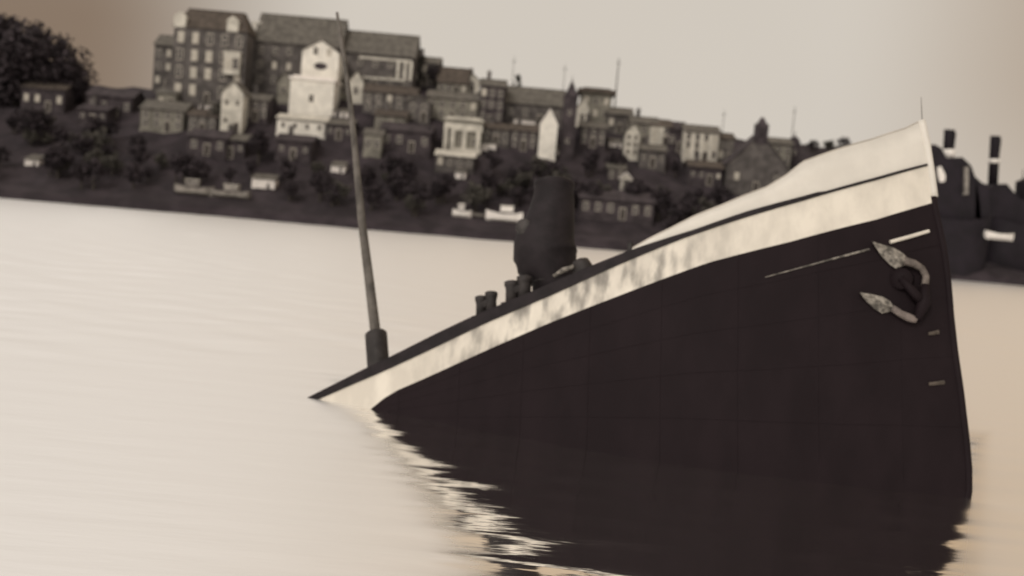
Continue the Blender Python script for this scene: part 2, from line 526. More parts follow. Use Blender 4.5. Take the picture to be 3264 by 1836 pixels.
house('town_house', 'building', 'dull grey house low on the left slope with pale wall at its foot', 450, 585, 352, 425, 'gable', 26, 'olive', 'slate', 8, (2, 4), pale=0.1)
house('town_house', 'building', 'grey house between the tall tenement and the terrace, half hidden by the cream house', 785, 850, 205, 300, 'gable', 26, 'olive', 'slate', 8, (2, 2), pale=0.3)
house('warehouse', 'building', 'dark warehouse under the long grey terrace', 1160, 1320, 300, 372, 'gable', 24, 'grey', 'brown', 9, (2, 5), pale=0.1)
house('town_house', 'building', 'dark house with two trees at the right end of the long grey terrace', 1312, 1396, 205, 275, 'gable', 22, 'grey', 'slate', 8, (2, 3), pale=0.2, chimneys=1)
house('town_house', 'building', 'brown roofed house beside the white chimneyed house', 1396, 1488, 266, 310, 'gable', 48, 'olive', 'brown', 8, (1, 4), pale=0.3)
house('town_house', 'building', 'slim white ended house right of the brown roofed house', 1484, 1524, 258, 318, 'gable_front', 18, 'cream', 'slate', 6, (2, 1), door=False, chimneys=1)
house('town_house', 'building', 'drab four storey house above the cream arcaded house', 1362, 1520, 318, 396, 'gable', 22, 'olive', 'slate', 8, (2, 5), pale=0.25)
Fh, w, h, s = house('arcaded_house', 'building', 'cream house with pale pillars and two pale bands across its front', 1418, 1532, 388, 488, 'flat', 5, 'olive', 'cream', 8, (2, 3), pale=0.1, door=False)
f = MB().box((0, -0.25, h * 0.78), (w + 0.3, 0.5, 1.5)).box((0, -0.25, 0.6), (w + 0.3, 0.5, 1.0))
f.build('band', M['cream'], Fh)
for fx in (-0.42, -0.3, 0.05, 0.42):
    MB().box((w * fx, -0.3, h * 0.4), (0.9 if fx > -0.3 else 1.5, 0.44, h * 0.66)).build('pillar', M['cream'], Fh)
house('cottage', 'building', 'long low drab cottage at the foot of the arcaded house', 1390, 1508, 500, 548, 'gable', 14, 'grey', 'cream', 6, (1, 4), door=False, pale=0.2)
house('town_house', 'building', 'tall dark house between the arcaded house and the barn roof', 1528, 1604, 280, 405, 'gable', 22, 'dark', 'slate', 8, (3, 3), pale=0.15, chimneys=1)
house('barn', 'building', 'broad slate roofed barn with a dark open front left of the church tower', 1606, 1790, 336, 402, 'gable', 54, 'grey', 'slate', 11, (1, 4), pale=0.0, chimneys=0)
house('white_house', 'building', 'tall narrow bright white house with pointed gable just left of the church tower', 1718, 1772, 402, 506, 'gable_front', 46, 'white', 'tin', 6, (0, 0), door=False, eave=0.1)
house('church_tower', 'tower', 'dark church tower with a pointed cap standing above the roofs', 1790, 1832, 318, 512, 'spire', 46, 'dark', 'dark', 3.4, (2, 1), door=False, pale=0, size=1, eave=0.15)
house('town_house', 'building', 'pale house close against the right side of the church tower', 1834, 1876, 352, 410, 'gable_front', 40, 'cream', 'slate', 6, (1, 1), door=False)
house('flat_roofed_building', 'building', 'square drab building with a dark flat overhanging roof right of the church tower', 1852, 1944, 302, 396, 'flat', 12, 'olive', 'brown', 8, (2, 3), pale=0.2, door=False, eave=0.9)
house('town_house', 'building', 'low dark house on the ridge below the thin pole', 1936, 2012, 368, 430, 'gable', 22, 'grey', 'slate', 8, (1, 3), chimneys=0)
house('town_house', 'building', 'grey house with a slim tall chimney on the ridge right of the thin pole', 2010, 2094, 398, 470, 'gable', 22, 'olive', 'slate', 8, (2, 3), chimneys=1)
house('town_house', 'building', 'pale fronted house next to the darkest roof on the right hand ridge', 2072, 2136, 404, 470, 'gable', 20, 'cream', 'brown', 8, (2, 2), pale=0.3)
house('town_house', 'building', 'dark narrow house with a near black roof on the right hand ridge', 2128, 2180, 416, 490, 'gable', 24, 'dark', 'dark', 8, (1, 2), pale=0)
house('town_house', 'building', 'pale stuccoed block of rooms right of the near black roof', 2180, 2288, 424, 520, 'gable', 20, 'cream', 'slate', 9, (3, 4), pale=0.2)
house('town_house', 'building', 'small brown house squeezed between the pale stuccoed block and the dark steep gable', 2284, 2336, 446, 525, 'gable', 18, 'grey', 'brown', 8, (2, 2), pale=0.3)
G, w, h, s = house('steep_gabled_house', 'building', 'dark house with a steep pointed gable and a stubby turret on its peak', 2318, 2502, 530, 620, 'gable_front', 96, 'grey', 'dark', 9, (1, 3), pale=0.4, chimneys=0)
MB().box((0.2, 1.2, h + 96 * s), (2.6, 2.6, 4.4)).box((0.2, 1.2, h + 96 * s + 2.8), (2.0, 2.0, 1.6), taper=0.3).build('turret', M['dark'], G)
house('town_house', 'building', 'grey house behind the right slope of the steep gable', 2440, 2520, 462, 540, 'gable', 18, 'olive', 'slate', 8, (2, 3), pale=0.1)
house('watch_tower', 'tower', 'small black tower standing alone right of the steep gable', 2514, 2546, 452, 536, 'dome', 14, 'dark', 'dark', 2.2, (1, 1), door=False, pale=0, size=1)
house('pale_tower_house', 'building', 'thin pale tower house with three rows of windows on the right hand slope', 1992, 2034, 425, 512, 'gable_front', 26, 'cream', 'slate', 5, (3, 2), door=False, pale=0.1, size=1)
house('cottage', 'building', 'drab cottage on the dark slope under the thin pale tower house', 1936, 1990, 540, 590, 'gable', 14, 'dark', 'slate', 6, (1, 2), door=False)
house('cottage', 'building', 'little whitewashed cottage by itself low on the dark slope, right of the middle', 1978, 2010, 570, 612, 'gable_front', 16, 'cream', 'tin', 5, (1, 1), door=False, pale=0)
house('cottage', 'building', 'drab cottage right behind the foot of the ship mast', 1160, 1214, 432, 500, 'gable', 16, 'olive', 'slate', 6, (1, 2), door=False)
house('warehouse', 'building', 'black warehouse low on the slope under the long terraces', 1215, 1370, 420, 490, 'gable', 22, 'dark', 'dark', 9, (1, 4), pale=0.05)
house('warehouse', 'building', 'black warehouse below the tall tenement', 600, 720, 440, 500, 'gable', 22, 'dark', 'dark', 9, (1, 3), pale=0.05)
house('town_house', 'building', 'dark house under the round dark tree at far left', 70, 205, 285, 360, 'gable', 24, 'dark', 'brown', 8, (1, 4), pale=0.4)
house('town_house', 'building', 'black house on the low saddle between the round tree and the tenement', 280, 420, 310, 380, 'gable', 24, 'dark', 'dark', 8, (1, 4), pale=0.1)
house('warehouse', 'building', 'long black quayside warehouse right of the moored white launches', 1850, 2080, 640, 705, 'gable', 26, 'dark', 'dark', 9, (1, 6), pale=0.08)

EXTRA = [
    (600, 690, 372, 432, 'gable', 20, 'grey', 'brown', (2, 3), 'sooty row house straight below the tall tenement'),
    (778, 852, 322, 392, 'gable', 20, 'dark', 'slate', (2, 3), 'dark house wedged between the narrow cream house and the low white house'),
    (500, 560, 300, 352, 'gable', 18, 'olive', 'slate', (1, 2), 'drab house stepping down from the narrow grey house at the left'),
    (1196, 1290, 372, 424, 'gable', 18, 'olive', 'brown', (1, 3), 'drab row house under the dark warehouse in the middle'),
    (1296, 1368, 330, 392, 'gable_front', 22, 'grey', 'slate', (2, 2), 'grey gable left of the drab four storey house'),
    (1040, 1120, 400, 452, 'gable', 18, 'dark', 'slate', (1, 3), 'sooty house right below the broad white house, left of the mast'),
    (1536, 1624, 414, 470, 'gable', 18, 'grey', 'brown', (2, 3), 'grey house in the dip between the arcaded house and the tall narrow white one'),
    (1628, 1710, 420, 486, 'gable', 20, 'dark', 'brown', (2, 3), 'sooty house close against the left of the tall narrow white house'),
    (1850, 1930, 410, 476, 'gable', 18, 'dark', 'slate', (2, 3), 'dark house under the square flat roofed building'),
    (2040, 2120, 482, 540, 'gable', 18, 'grey', 'slate', (1, 3), 'grey house right of the foot of the thin pale tower house'),
    (2196, 2300, 536, 596, 'gable', 18, 'dark', 'brown', (1, 4), 'dark house on the slope left of the steep gable'),
    (690, 780, 448, 510, 'gable', 18, 'dark', 'slate', (1, 3), 'dark house below the narrow cream house'),
    (250, 340, 352, 404, 'gable', 16, 'dark', 'dark', (1, 3), 'black cottage below the black house on the saddle'),
    (880, 990, 452, 515, 'gable', 18, 'dark', 'dark', (1, 3), 'black house below the low white house'),
]
for xl, xr, ye, yb, rk, rh_, wm, rm, wn_, lb in EXTRA:
    house('town_house', 'building', lb, xl, xr, ye, yb, rk, rh_, wm, rm, 8, wn_, pale=0.12, chimneys=1, size=0 if wn_[0] > 1 else 1)

# ---- small sheds with pale whitewashed walls and slate roofs
SHEDS = [(550, 292, 36, 'below the narrow grey house at the left'), (657, 352, 44, 'in front of the tall tenement'), (806, 384, 56, 'between the cream house and the low white house'),
         (1086, 374, 40, 'between the mast and the broad white house'), (1326, 388, 36, 'left of the drab four storey house'), (1670, 408, 62, 'in front of the open barn'),
         (1543, 484, 64, 'at the right foot of the arcaded house'), (1076, 548, 40, 'alone on the dark slope left of the mast'), (1466, 568, 30, 'below the long low drab cottage'),
         (1792, 496, 34, 'at the foot of the church tower'), (2146, 484, 46, 'under the near black roof on the right'), (838, 600, 66, 'at the water behind the grey boats'),
         (392, 346, 26, 'under the black house on the saddle'), (146, 330, 36, 'under the round dark tree'), (100, 528, 40, 'near the shore at far left'),
         (1896, 450, 26, 'under the flat roofed building'), (1960, 470, 36, 'left of the thin pale tower house'), (2252, 574, 30, 'on the slope under the pale stuccoed block')]
for px, py, wpx, where in SHEDS:
    p = on_hill(px, py); s = p[1] / FPX
    w = wpx * s * 1.2
    if py > 590:
        p = np.array([p[0], max(p[1], SHORE + 3.0), 0]); p[2] = float(terrain(p[0], p[1]))
    PLACED.append((p[0], p[1], w / 2 + 1.0))
    r = thing('shed', p, 'little whitewashed shed ' + where, 'shed', 'whitewashed sheds on the slope', random.uniform(-0.15, 0.15))
    hh = max(1.3, w * 0.36)
    MB().box((0, 1.6, hh / 2 - 0.4), (w * 0.92, 3.2, hh + 0.8)).build('wall', M['tin'], r)
    MB().prism([(-w / 2, -0.35, hh - 0.05), (-w / 2, 3.4, hh + 0.9), (-w / 2, 3.4, hh + 1.04), (-w / 2, -0.35, hh + 0.09)], (w, 0, 0)).build('roof', M['slate'], r)
    MB().box((w * 0.2, -0.03, 0.45), (0.5, 0.1, 0.9)).build('door', M['wood'], r)

# ---- poles and flagstaffs on the ridge
for (px, y0, y1, rad, lb) in [(1972, 186, 372, 0.16, 'tall thin pole on the ridge right of the flat roofed building'), (1802, 205, 300, 0.08, 'faint thin pole behind the church tower'),
                              (2308, 350, 450, 0.08, 'faint thin pole above the brown squeezed house'), (2532, 340, 462, 0.10, 'thin staff rising behind the small black tower'),
                              (1640, 180, 290, 0.08, 'faint thin pole above the barn roof trees'), (1084, 66, 230, 0.06, 'slight flagstaff on the roof of the long terraces')]:
    a = at_y(px - 0.086 * (y1 - y0), y1, 262.0); b = at_y(px, y0, 262.0)
    zb = float(terrain(a[0], a[1]))
    r = thing('pole', (a[0], a[1], zb), lb, 'pole', 'thin poles along the ridge')
    MB().tube([(0, 0, -0.5), (0, 0, b[2] - zb)], [rad * 1.3, rad * 0.7], 8).build('shaft', M['wood'], r)
    MB().box((0, 0, b[2] - zb - 1.2), (1.2, 0.1, 0.1)).build('crossarm', M['wood'], r)


# ---- trees
def crown_mesh(seed, rx, rz, nclump, nleaf, size):
    g = np.random.default_rng(seed); b = MB()
    cen = []
    for i in range(nclump):
        d = g.normal(size=3); d /= np.linalg.norm(d); rr = g.uniform(0.25, 0.95) ** 0.6
        cen.append((d * rr * np.array([rx, rx, rz]), g.uniform(0.28, 0.5) * rx))
    for c, cr in cen:
        for j in range(nleaf):
            d = g.normal(size=3); d /= np.linalg.norm(d)
            p = c + d * cr * g.uniform(0.3, 1.0) ** 0.5
            u = g.normal(size=3); u /= np.linalg.norm(u); w = np.cross(u, d); w /= np.linalg.norm(w) + 1e-6
            a = size * g.uniform(0.5, 1.1)
            b.add([p - u * a, p + w * a * 0.6, p + u * a, p - w * a * 0.6], [(0, 1, 2, 3)])
    return b


PROTO = []
for sd, (rx, rz, nc_, nl, sz, mt) in enumerate([(2.4, 2.6, 20, 46, 0.42, 'leaf'), (2.0, 3.2, 18, 46, 0.40, 'leaf'), (2.8, 2.2, 22, 46, 0.42, 'leaf2'), (1.1, 3.6, 16, 40, 0.34, 'leaf2'),
                                                  (2.6, 2.8, 44, 90, 0.26, 'leaf')]):
    co = crown_mesh(30 + sd, rx, rz, nc_, nl, sz).build('crown', M[mt])
    tb = MB().tube([(0, 0, -1.0), (0.08, 0, 1.4), (0.0, 0.1, 3.4)], [0.34, 0.24, 0.14], 8)
    for k in range(5):
        an = k * 1.3 + sd
        tb.tube([(0.03, 0.05, 1.6 + 0.3 * k), (math.cos(an) * rx * 0.6, math.sin(an) * rx * 0.6, 2.6 + 0.4 * k)], [0.12, 0.04], 6)
    to = tb.build('trunk', M['bark'])
    PROTO.append((co.data, to.data, rz)); bpy.data.objects.remove(co); bpy.data.objects.remove(to)


def tree(x, y, kind, sc, label, group, z=None):
    r = thing('tree', (x, y, float(terrain(x, y)) if z is None else z), label, 'tree', group, random.uniform(0, 6.28))
    r.scale = (sc, sc, sc)
    for nm, me_, zz in (('crown', PROTO[kind][0], 1.8 + PROTO[kind][2]), ('trunk', PROTO[kind][1], 0)):
        o = bpy.data.objects.new(nm, me_); col.objects.link(o); o.parent = r; o.location = (0, 0, zz)
    return r


# skyline trees the photograph shows
for px, py, kind, sc, lb in [(1340, 238, 3, 0.95, 'slim pointed tree beside the right end of the long slate roof'), (1383, 238, 0, 0.75, 'round tree on the roofline right of the slim pointed one'),
                             (1592, 300, 1, 0.75, 'bushy tree on the ridge above the dark tall house'), (1646, 300, 3, 0.9, 'slim tree left of the barn roof'), (1510, 262, 1, 0.5, 'little tree behind the slim white ended house'),
                             (1536, 262, 0, 0.4, 'smallest tree on the ridge, right of the slim white ended house'), (2590, 482, 0, 0.5, 'low tree on the ridge right of the small black tower'),
                             (2640, 484, 2, 0.45, 'low spreading tree on the ridge above the white bow'), (2688, 478, 0, 0.55, 'round dark tree at the right end of the ridge')]:
    p = at_y(px, py, 262.0)
    tree(p[0], p[1], kind, sc, lb, None)
# the big round dark trees at far left
for px, py, kind, sc, lb in [(-50, 300, 4, 3.9, 'huge dark tree cut by the left edge of the view'), (56, 300, 4, 3.6, 'huge round dark tree at far left, the tallest whole one'),
                             (150, 300, 4, 2.8, 'broad dark tree on the right shoulder of the huge round one'), (218, 296, 4, 1.9, 'smaller dark tree at the right foot of the broad one')]:
    p = at_y(px, py, 250.0)
    tree(p[0], p[1], kind, sc, lb, None, float(terrain(p[0], p[1])) - 2.0 * sc)
# trees scattered on the lower slope: nothing tells them apart
for px, py in ((1472, 690), (1606, 704), (1530, 692), (620, 618), (730, 628)):
    p = on_hill(px, py); PLACED.append((p[0], p[1], 4.0))
k = 0
while k < 210:
    x = random.uniform(-112, 78); y = SHORE + random.uniform(5, 44)
    if any(abs(x - a) < w_ + 1.0 and -10 < y - b_ < 2 for a, b_, w_ in PLACED):
        k += 0.05; continue
    tree(x, y, random.choice((0, 1, 0, 2)), random.uniform(0.4, 1.0), 'dark bushy tree among others on the dark slope above the shore', 'dark bushes on the slope above the shore')
    k += 1

# ------------------------------------------------------------------ the half sunk ship
k3 = np.array([0, 0, 1.0])
HEEL = math.radians(13)
BH = 3.0
Bp = on_water(3082, 1585)
Sp = on_water(1000, 1268)
ax = Bp - Sp; ax /= np.linalg.norm(ax)
for _ in range(20):
    nn = np.array([-ax[1], ax[0], 0]);
    Cs = Sp + nn * BH
    ax = Bp - Cs; ax[2] = 0; ax /= np.linalg.norm(ax)
nn = np.array([-ax[1], ax[0], 0])
across = nn * math.cos(HEEL) - k3 * math.sin(HEEL)
upv = k3 + nn * math.tan(HEEL)


def solve_plane(px, py, b):
    d = ray(px, py)
    # CAM + t d = Bp - ax s + upv z - b across
    A_ = np.stack([d, ax, -upv], 1)
    t, s, z = np.linalg.solve(A_, Bp - CAM - b * across)
    return s, z


STEM_PX = [(2930, 385), (2947, 460), (2962, 560), (2974, 655), (2990, 730), (3005, 800), (3014, 870), (3020, 931), (3026, 1010), (3039, 1126),
           (3056, 1240), (3076, 1410), (3083, 1493), (3083, 1585)]
_st = sorted([solve_plane(px, py, 0.0)[::-1] for px, py in STEM_PX])
SZ = np.array([a for a, b in _st]); SS = np.array([b for a, b in _st])


def stem(z):
    z = np.asarray(z, float)
    r = np.interp(z, SZ, SS)
    r = np.where(z < SZ[0], SS[0] + (z - SZ[0]) * -0.25, r)
    return np.where(z > SZ[-1], SS[-1] + (z - SZ[-1]) * 0.25, r)


def half(s, z):
    u = np.maximum(0, s - stem(z))
    le = 11.5 - 0.33 * np.clip(z, 0, 10)
    t = np.clip(u / le, 0, 1)
    tuck = 1 - 0.05 * np.clip(2 - z, 0, 6) / 6
    return BH * (1 - (1 - t) ** 1.9) * tuck + 0.06


def P(s, z, side=-1, out=0.0):
    return Bp - ax * s + upv * z + side * np.maximum(half(s, z) + out, 0.004) * across


def sz_of(px, py):
    b = BH
    for _ in range(500):
        s, z = solve_plane(px, py, b)
        b = 0.9 * b + 0.1 * float(half(s, z))
    return s, z


def surf(px, py, out=0.0):
    s, z = sz_of(px, py); return P(s, z, -1, out)


def line(pts):
    a = sorted(sz_of(*p) for p in pts)
    s_ = np.array([q[0] for q in a]); z_ = np.array([q[1] for q in a])

    def fz(s):
        s = np.asarray(s, float)
        r = np.interp(s, s_, z_)
        r = np.where(s > s_[-1], z_[-1] + (s - s_[-1]) * (z_[-1] - z_[-3]) / (s_[-1] - s_[-3]), r)
        return np.where(s < s_[0], z_[0] + (s - s_[0]) * (z_[2] - z_[0]) / (s_[2] - s_[0]), r)
    return fz


L_bot = line([(1195, 1297), (1240, 1256), (1364, 1202), (1550, 1117), (1750, 1030), (1960, 948), (2259, 837), (2515, 772), (2793, 700), (2968, 648)])
L_dlo = line([(1060, 1254), (1124, 1226), (1219, 1186), (1364, 1119), (1550, 1030), (1771, 936), (1960, 850), (2174, 762), (2344, 704), (2558, 641), (2800, 573), (2945, 532)])
L_dhi = line([(991, 1264), (1161, 1178), (1248, 1137), (1405, 1058), (1509, 1009), (1700, 929), (1884, 849), (2024, 794), (2216, 733), (2387, 674), (2558, 628), (2800, 565), (2945, 526)])
_dhi = L_dhi
S_THIN = sz_of(2620, 620)[0]
L_dhi = lambda s: L_dlo(s) + np.clip(_dhi(s) - L_dlo(s), 0.05, np.where(np.asarray(s, float) < S_THIN, 0.075, 0.6))
L_top = line([(2010, 796), (2070, 762), (2140, 728), (2209, 692), (2300, 656), (2364, 628), (2444, 598), (2506, 560), (2560, 517), (2623, 494), (2700, 468), (2780, 446), (2885, 412), (2926, 392)])
S_END = sz_of(1000, 1268)[0] + 9.0
S_BW = sz_of(2014, 794)[0]

m_hull = mat('black_hull_paint', (0.0150, 0.0096, 0.0114), 0.65, 0.14, 0.8, (1, 1, 0.4), spec=0.1, bump=0.05)
m_white = mat('weathered_white_paint', (0.72, 0.665, 0.58), 0.6, 0.08, 1.2, (1, 1, 0.5), c2=(0.68, 0.625, 0.545), spec=0.3)
_n, _l = m_white.node_tree.nodes, m_white.node_tree.links          # smoke and oil stains amidships
_g = _n.new("ShaderNodeNewGeometry"); _s = _n.new("ShaderNodeSeparateXYZ"); _l.new(_g.outputs['Position'], _s.inputs[0])


def _mr(v, a, b, c=0.0, d=1.0):
    q_ = _n.new("ShaderNodeMapRange"); q_.interpolation_type = 'SMOOTHSTEP'
    _l.new(v, q_.inputs[0])
    for i_, x_ in zip((1, 2, 3, 4), (a, b, c, d)):
        q_.inputs[i_].default_value = x_
    return q_.outputs[0]


_t = _n.new("ShaderNodeTexNoise"); _t.inputs['Scale'].default_value = 1.5; _t.inputs['Detail'].default_value = 5
_m = _n.new("ShaderNodeMapping"); _m.inputs['Scale'].default_value = (1.6, 1.0, 0.6); _l.new(_g.outputs['Position'], _m.inputs[0]); _l.new(_m.outputs[0], _t.inputs['Vector'])
_a = _n.new("ShaderNodeMath"); _a.operation = 'MULTIPLY'; _l.new(_mr(_s.outputs[0], -4, 0.5), _a.inputs[0]); _l.new(_mr(_s.outputs[0], 3.5, 7.5, 1.0, 0.0), _a.inputs[1])
_b = _n.new("ShaderNodeMath"); _b.operation = 'MULTIPLY'; _l.new(_a.outputs[0], _b.inputs[0]); _l.new(_mr(_t.outputs[0], 0.40, 0.68), _b.inputs[1])
_x = _n.new("ShaderNodeMix"); _x.data_type = 'RGBA'; _l.new(_b.outputs[0], _x.inputs[0]); _x.inputs[7].default_value = (0.25, 0.23, 0.205, 1)
_p = _n["Principled BSDF"]; _l.new(_p.inputs['Base Color'].links[0].from_socket, _x.inputs[6]); _l.new(_x.outputs[2], _p.inputs['Base Color'])
m_bulw = mat('clean_white_paint', (0.68, 0.64, 0.58), 0.6, 0.06, 0.7, spec=0.3)
m_black = mat('tarred_timber', (0.017, 0.0125, 0.0145), 0.7, 0.3, 2.0, spec=0.25)
m_iron = mat('deck_iron', (0.036, 0.030, 0.029), 0.65, 0.35, 2.5, spec=0.35)
m_deck = mat('wet_deck_planks', (0.14, 0.12, 0.10), 0.7, 0.3, 1.5)
m_anchor = mat('galvanised_anchor', (0.25, 0.225, 0.195), 0.75, 0.7, 4.5, spec=0.4)
m_mast = mat('mast_timber', (0.125, 0.112, 0.100), 0.8, 0.35, 2.2, (1, 1, 0.5), spec=0.2)

ORG = (float(Bp[0]), float(Bp[1]), 0.0)
ship = thing('sunken_ship', ORG, 'big dark ship sunk by the stern, its white topped bow raised high', 'ship')
NV = 90
VV = np.linspace(0, 1, NV) ** 1.5


def curve_row(fz, side, out=0.0, dz=0.0, s_from=None):
    row = []
    for v in VV:
        s0 = 0.0
        for _ in range(12):
            z = float(fz(s0)) + dz
            st = float(stem(z)) if s_from is None else s_from[0](z)
            en = S_END if s_from is None else s_from[1]
            s0 = st + v * (en - st)
        row.append(P(s0, float(fz(s0)) + dz, side, out))
    return row


def both(builder):
    for side in (-1, 1):
        builder(side)


ZB = -6.0
hb = MB()
for side in (-1, 1):
    rows = [curve_row(lambda s, f=f: ZB + (L_bot(s) - ZB) * f, side) for f in np.linspace(0, 1, 16)]
    hb.grid(rows, flip=(side > 0))
hull = hb.build('hull', m_hull, ship, ORG, True)
wb = MB()
for side in (-1, 1):
    rows = [curve_row(lambda s, f=f: L_bot(s) + (L_dlo(s) - L_bot(s)) * f, side, 0.012) for f in np.linspace(0, 1, 5)]
    wb.grid(rows, flip=(side > 0))
wb.build('white_strake', m_white, ship, ORG, True, label='weathered white band of plating along the side')
cb = MB()                                                        # dark rail between band and bulwark, the gunwale further aft
for side in (-1, 1):
    prof = [(0.0, 0.0), (0.07, 0.0), (0.07, 1.0), (0.02, 1.02), (-0.30, 1.02), (-0.30, 0.0)]
    rows = [curve_row(lambda s, f=f: L_dlo(s) + (L_dhi(s) - L_dlo(s)) * f, side, o_) for o_, f in prof]
    cb.grid(rows, flip=(side > 0))
cb.build('gunwale', m_black, ship, ORG, False)
bb = MB()
seg = (lambda z: float(stem(z)), S_BW)
for side in (-1, 1):
    rows = [curve_row(lambda s, f=f: L_dhi(s) + np.maximum(L_top(s) - L_dhi(s), 0.0) * f, side, o_, s_from=seg) for o_, f in ((0.0, 0.0), (0.0, 0.5), (0.0, 1.0), (-0.14, 1.0), (-0.14, 0.0))]
    bb.grid(rows, flip=(side > 0))
bulwark = bb.build('bulwark', m_bulw, ship, ORG, True, label='clean white bulwark of the raised bow')
rb = MB()
for side in (-1, 1):
    r_ = curve_row(lambda s: np.maximum(L_top(s), L_dhi(s)), side, -0.07, 0.03, s_from=seg)
    rb.tube(r_, 0.045, 8)
rb.build('cap_rail', mat('rail_paint', (0.42, 0.38, 0.33), 0.6, 0.2), ship, ORG, True)
db = MB()
db.grid([curve_row(L_dlo, -1, -0.2, -0.02), curve_row(L_dlo, -1, -BH * 0.6, -0.02), curve_row(L_dlo, 1, -BH * 0.6, -0.02), curve_row(L_dlo, 1, -0.2, -0.02)])
db.build('deck', m_deck, ship, ORG)
# thin light moulding below the white band at the bow
pts = [(2440, 884), (2515, 864), (2640, 830), (2771, 795)]
MB().tube([surf(*p, out=0.03) for p in pts], [0.010, 0.018, 0.028, 0.034], 6).build('moulding', m_anchor, ship, ORG)
MB().tube([surf(*p, out=0.06) for p in [(2838, 773), (2900, 756), (2961, 738)]], [0.055, 0.055, 0.05], 8).build('moulding_gleam', m_white, ship, ORG)  # brighter end of the moulding: the light it catches, put in as white paint
for f in (0.30, 0.50, 0.68, 0.85):                               # lap joints of the hull plating
    MB().tube(curve_row(lambda s, f=f: L_bot(s) * f - 1.2 * (1 - f), -1, 0.0), 0.008, 6).build('plate_lap', m_hull, ship, ORG)
for i, s_ in enumerate(np.linspace(1.6, 19, 9)):
    MB().tube([P(s_ + 0.15 * z, z, -1, -0.001) for z in np.linspace(-0.5 - 0.2 * s_ * 0.1, float(L_bot(s_)) * 0.97, 10)], 0.010, 6).build('plate_butt', m_hull, ship, ORG)
# stem bar
MB().tube([Bp - ax * (float(stem(z)) - 0.03) + upv * z for z in np.linspace(-3, float(L_bot(stem(7.0))), 40)], 0.11, 8).build('stem_bar', m_hull, ship, ORG, True)
MB().tube([Bp - ax * (float(stem(z)) - 0.06) + upv * z for z in np.linspace(L_bot(stem(7.0)), SZ[-1], 14)], 0.118, 8).build('stem_plate', m_bulw, ship, ORG, True)


def dpt(px, py, back):
    """point of the ship seen at a pixel, 'back' metres inboard of the side plane"""
    s, z = solve_plane(px, py, BH - back); return Bp - ax * s + upv * z - (BH - back) * across


# mast and its housing
mp_ = [(1074, 40, .05), (1083, 95, .075), (1106, 250, .09), (1122, 380, .105), (1140, 570, .125), (1153, 704, .145), (1174, 869, .165), (1197, 1060, .185), (1206, 1140, .19)]
mast = MB().tube([dpt(a, b, 1.3) for a, b, r in mp_], [r for a, b, r in mp_], 14).build('mast', m_mast, ship, ORG, True)
hb2 = MB().tube([dpt(1197, 1056, 1.3), dpt(1198, 1062, 1.3), dpt(1199, 1072, 1.3), dpt(1207, 1180, 1.3), dpt(1209, 1215, 1.3)], [0.30, 0.375, 0.385, 0.385, 0.385], 18)
hb2.build('housing', m_iron, mast, ORG, True)


# bollards
def bollard(px, py, w, h, back=0.75):
    up_ = dpt(px, py - 60, back) - dpt(px, py, back); mpx = np.linalg.norm(up_) / 60; up_ /= np.linalg.norm(up_)
    al = ax * math.cos(0.30) + k3 * math.sin(0.30)
    c = dpt(px, py, back)
    b0 = MB()
    base = [c - al * w * .62 * mpx - across * .16, c + al * w * .62 * mpx - across * .16, c + al * w * .62 * mpx + across * .2, c - al * w * .62 * mpx + across * .2]
    b0.prism([p - up_ * 0.25 for p in base], up_ * 0.33)
    bo = b0.build('bollard', m_iron, ship, ORG)
    for sg in (-1, 1):
        f_ = c + al * sg * w * 0.25 * mpx
        H = h * mpx * (1.04 if sg > 0 else 0.94)
        pb = MB().tube([f_ - up_ * .1, f_ + up_ * H * 0.62, f_ + up_ * H * 0.74, f_ + up_ * H * 0.80, f_ + up_ * H * 0.96, f_ + up_ * H],
                       [w * .24 * mpx, w * .23 * mpx, w * .25 * mpx, w * .28 * mpx, w * .28 * mpx, w * .2 * mpx], 14)
        pb.build('post', m_iron, bo, ORG, True)
    MB().tube([c - al * w * .3 * mpx + up_ * h * mpx * .5, c + al * w * .3 * mpx + up_ * h * mpx * .6], .16, 8).build('bar', m_iron, bo, ORG)


bollard(1550, 1010, 72, 74)
bollard(1652, 965, 88, 78)
# mooring bitt with a rounded head
mp2 = [(1862, 905, .30), (1858, 870, .33), (1855, 850, .33), (1850, 832, .26), (1848, 826, .10)]
MB().tube([dpt(a, b, 0.8) for a, b, r in mp2], [r for a, b, r in mp2], 14).build('mooring_bitt', m_iron, ship, ORG, True)
MB().tube([dpt(a, b, 0.5) for a, b in ((1765, 880), (1795, 862), (1828, 850))], [0.05, 0.09, 0.07], 8).build('fairlead', m_anchor, ship, ORG, True)
MB().tube([dpt(2008, 812, 0.3), dpt(2010, 776, 0.3)], [.10, .10], 8).build('rail_post', m_iron, ship, ORG)
# cowl ventilator
ub = dpt(1752, 690, 1.6) - dpt(1752, 900, 1.6); mpx = np.linalg.norm(ub) / 210; ub /= np.linalg.norm(ub)
vprof = [(1768, 965, 70), (1768, 905, 70), (1764, 885, 76), (1756, 865, 86), (1744, 838, 97), (1738, 815, 101), (1736, 780, 97), (1742, 745, 90), (1752, 715, 80), (1758, 680, 73), (1764, 640, 66), (1766, 602, 61), (1766, 594, 65), (1767, 584, 65), (1767, 578, 55), (1767, 574, 18)]
vent = MB().tube([dpt(a, b, 1.7) for a, b, r in vprof], [r * mpx for a, b, r in vprof], 24).build('ventilator', m_black, ship, ORG, True)
vm_c = dpt(1700, 742, 1.7) - across * 0.78
MB().tube([vm_c + across * 0.25, vm_c - across * 0.05, vm_c - across * 0.12], [0.26, 0.28, 0.24], 18).build('cowl_mouth', mat('vent_grey', (0.05, 0.044, 0.042), 0.6, 0.3, 3.0), vent, ORG, True)
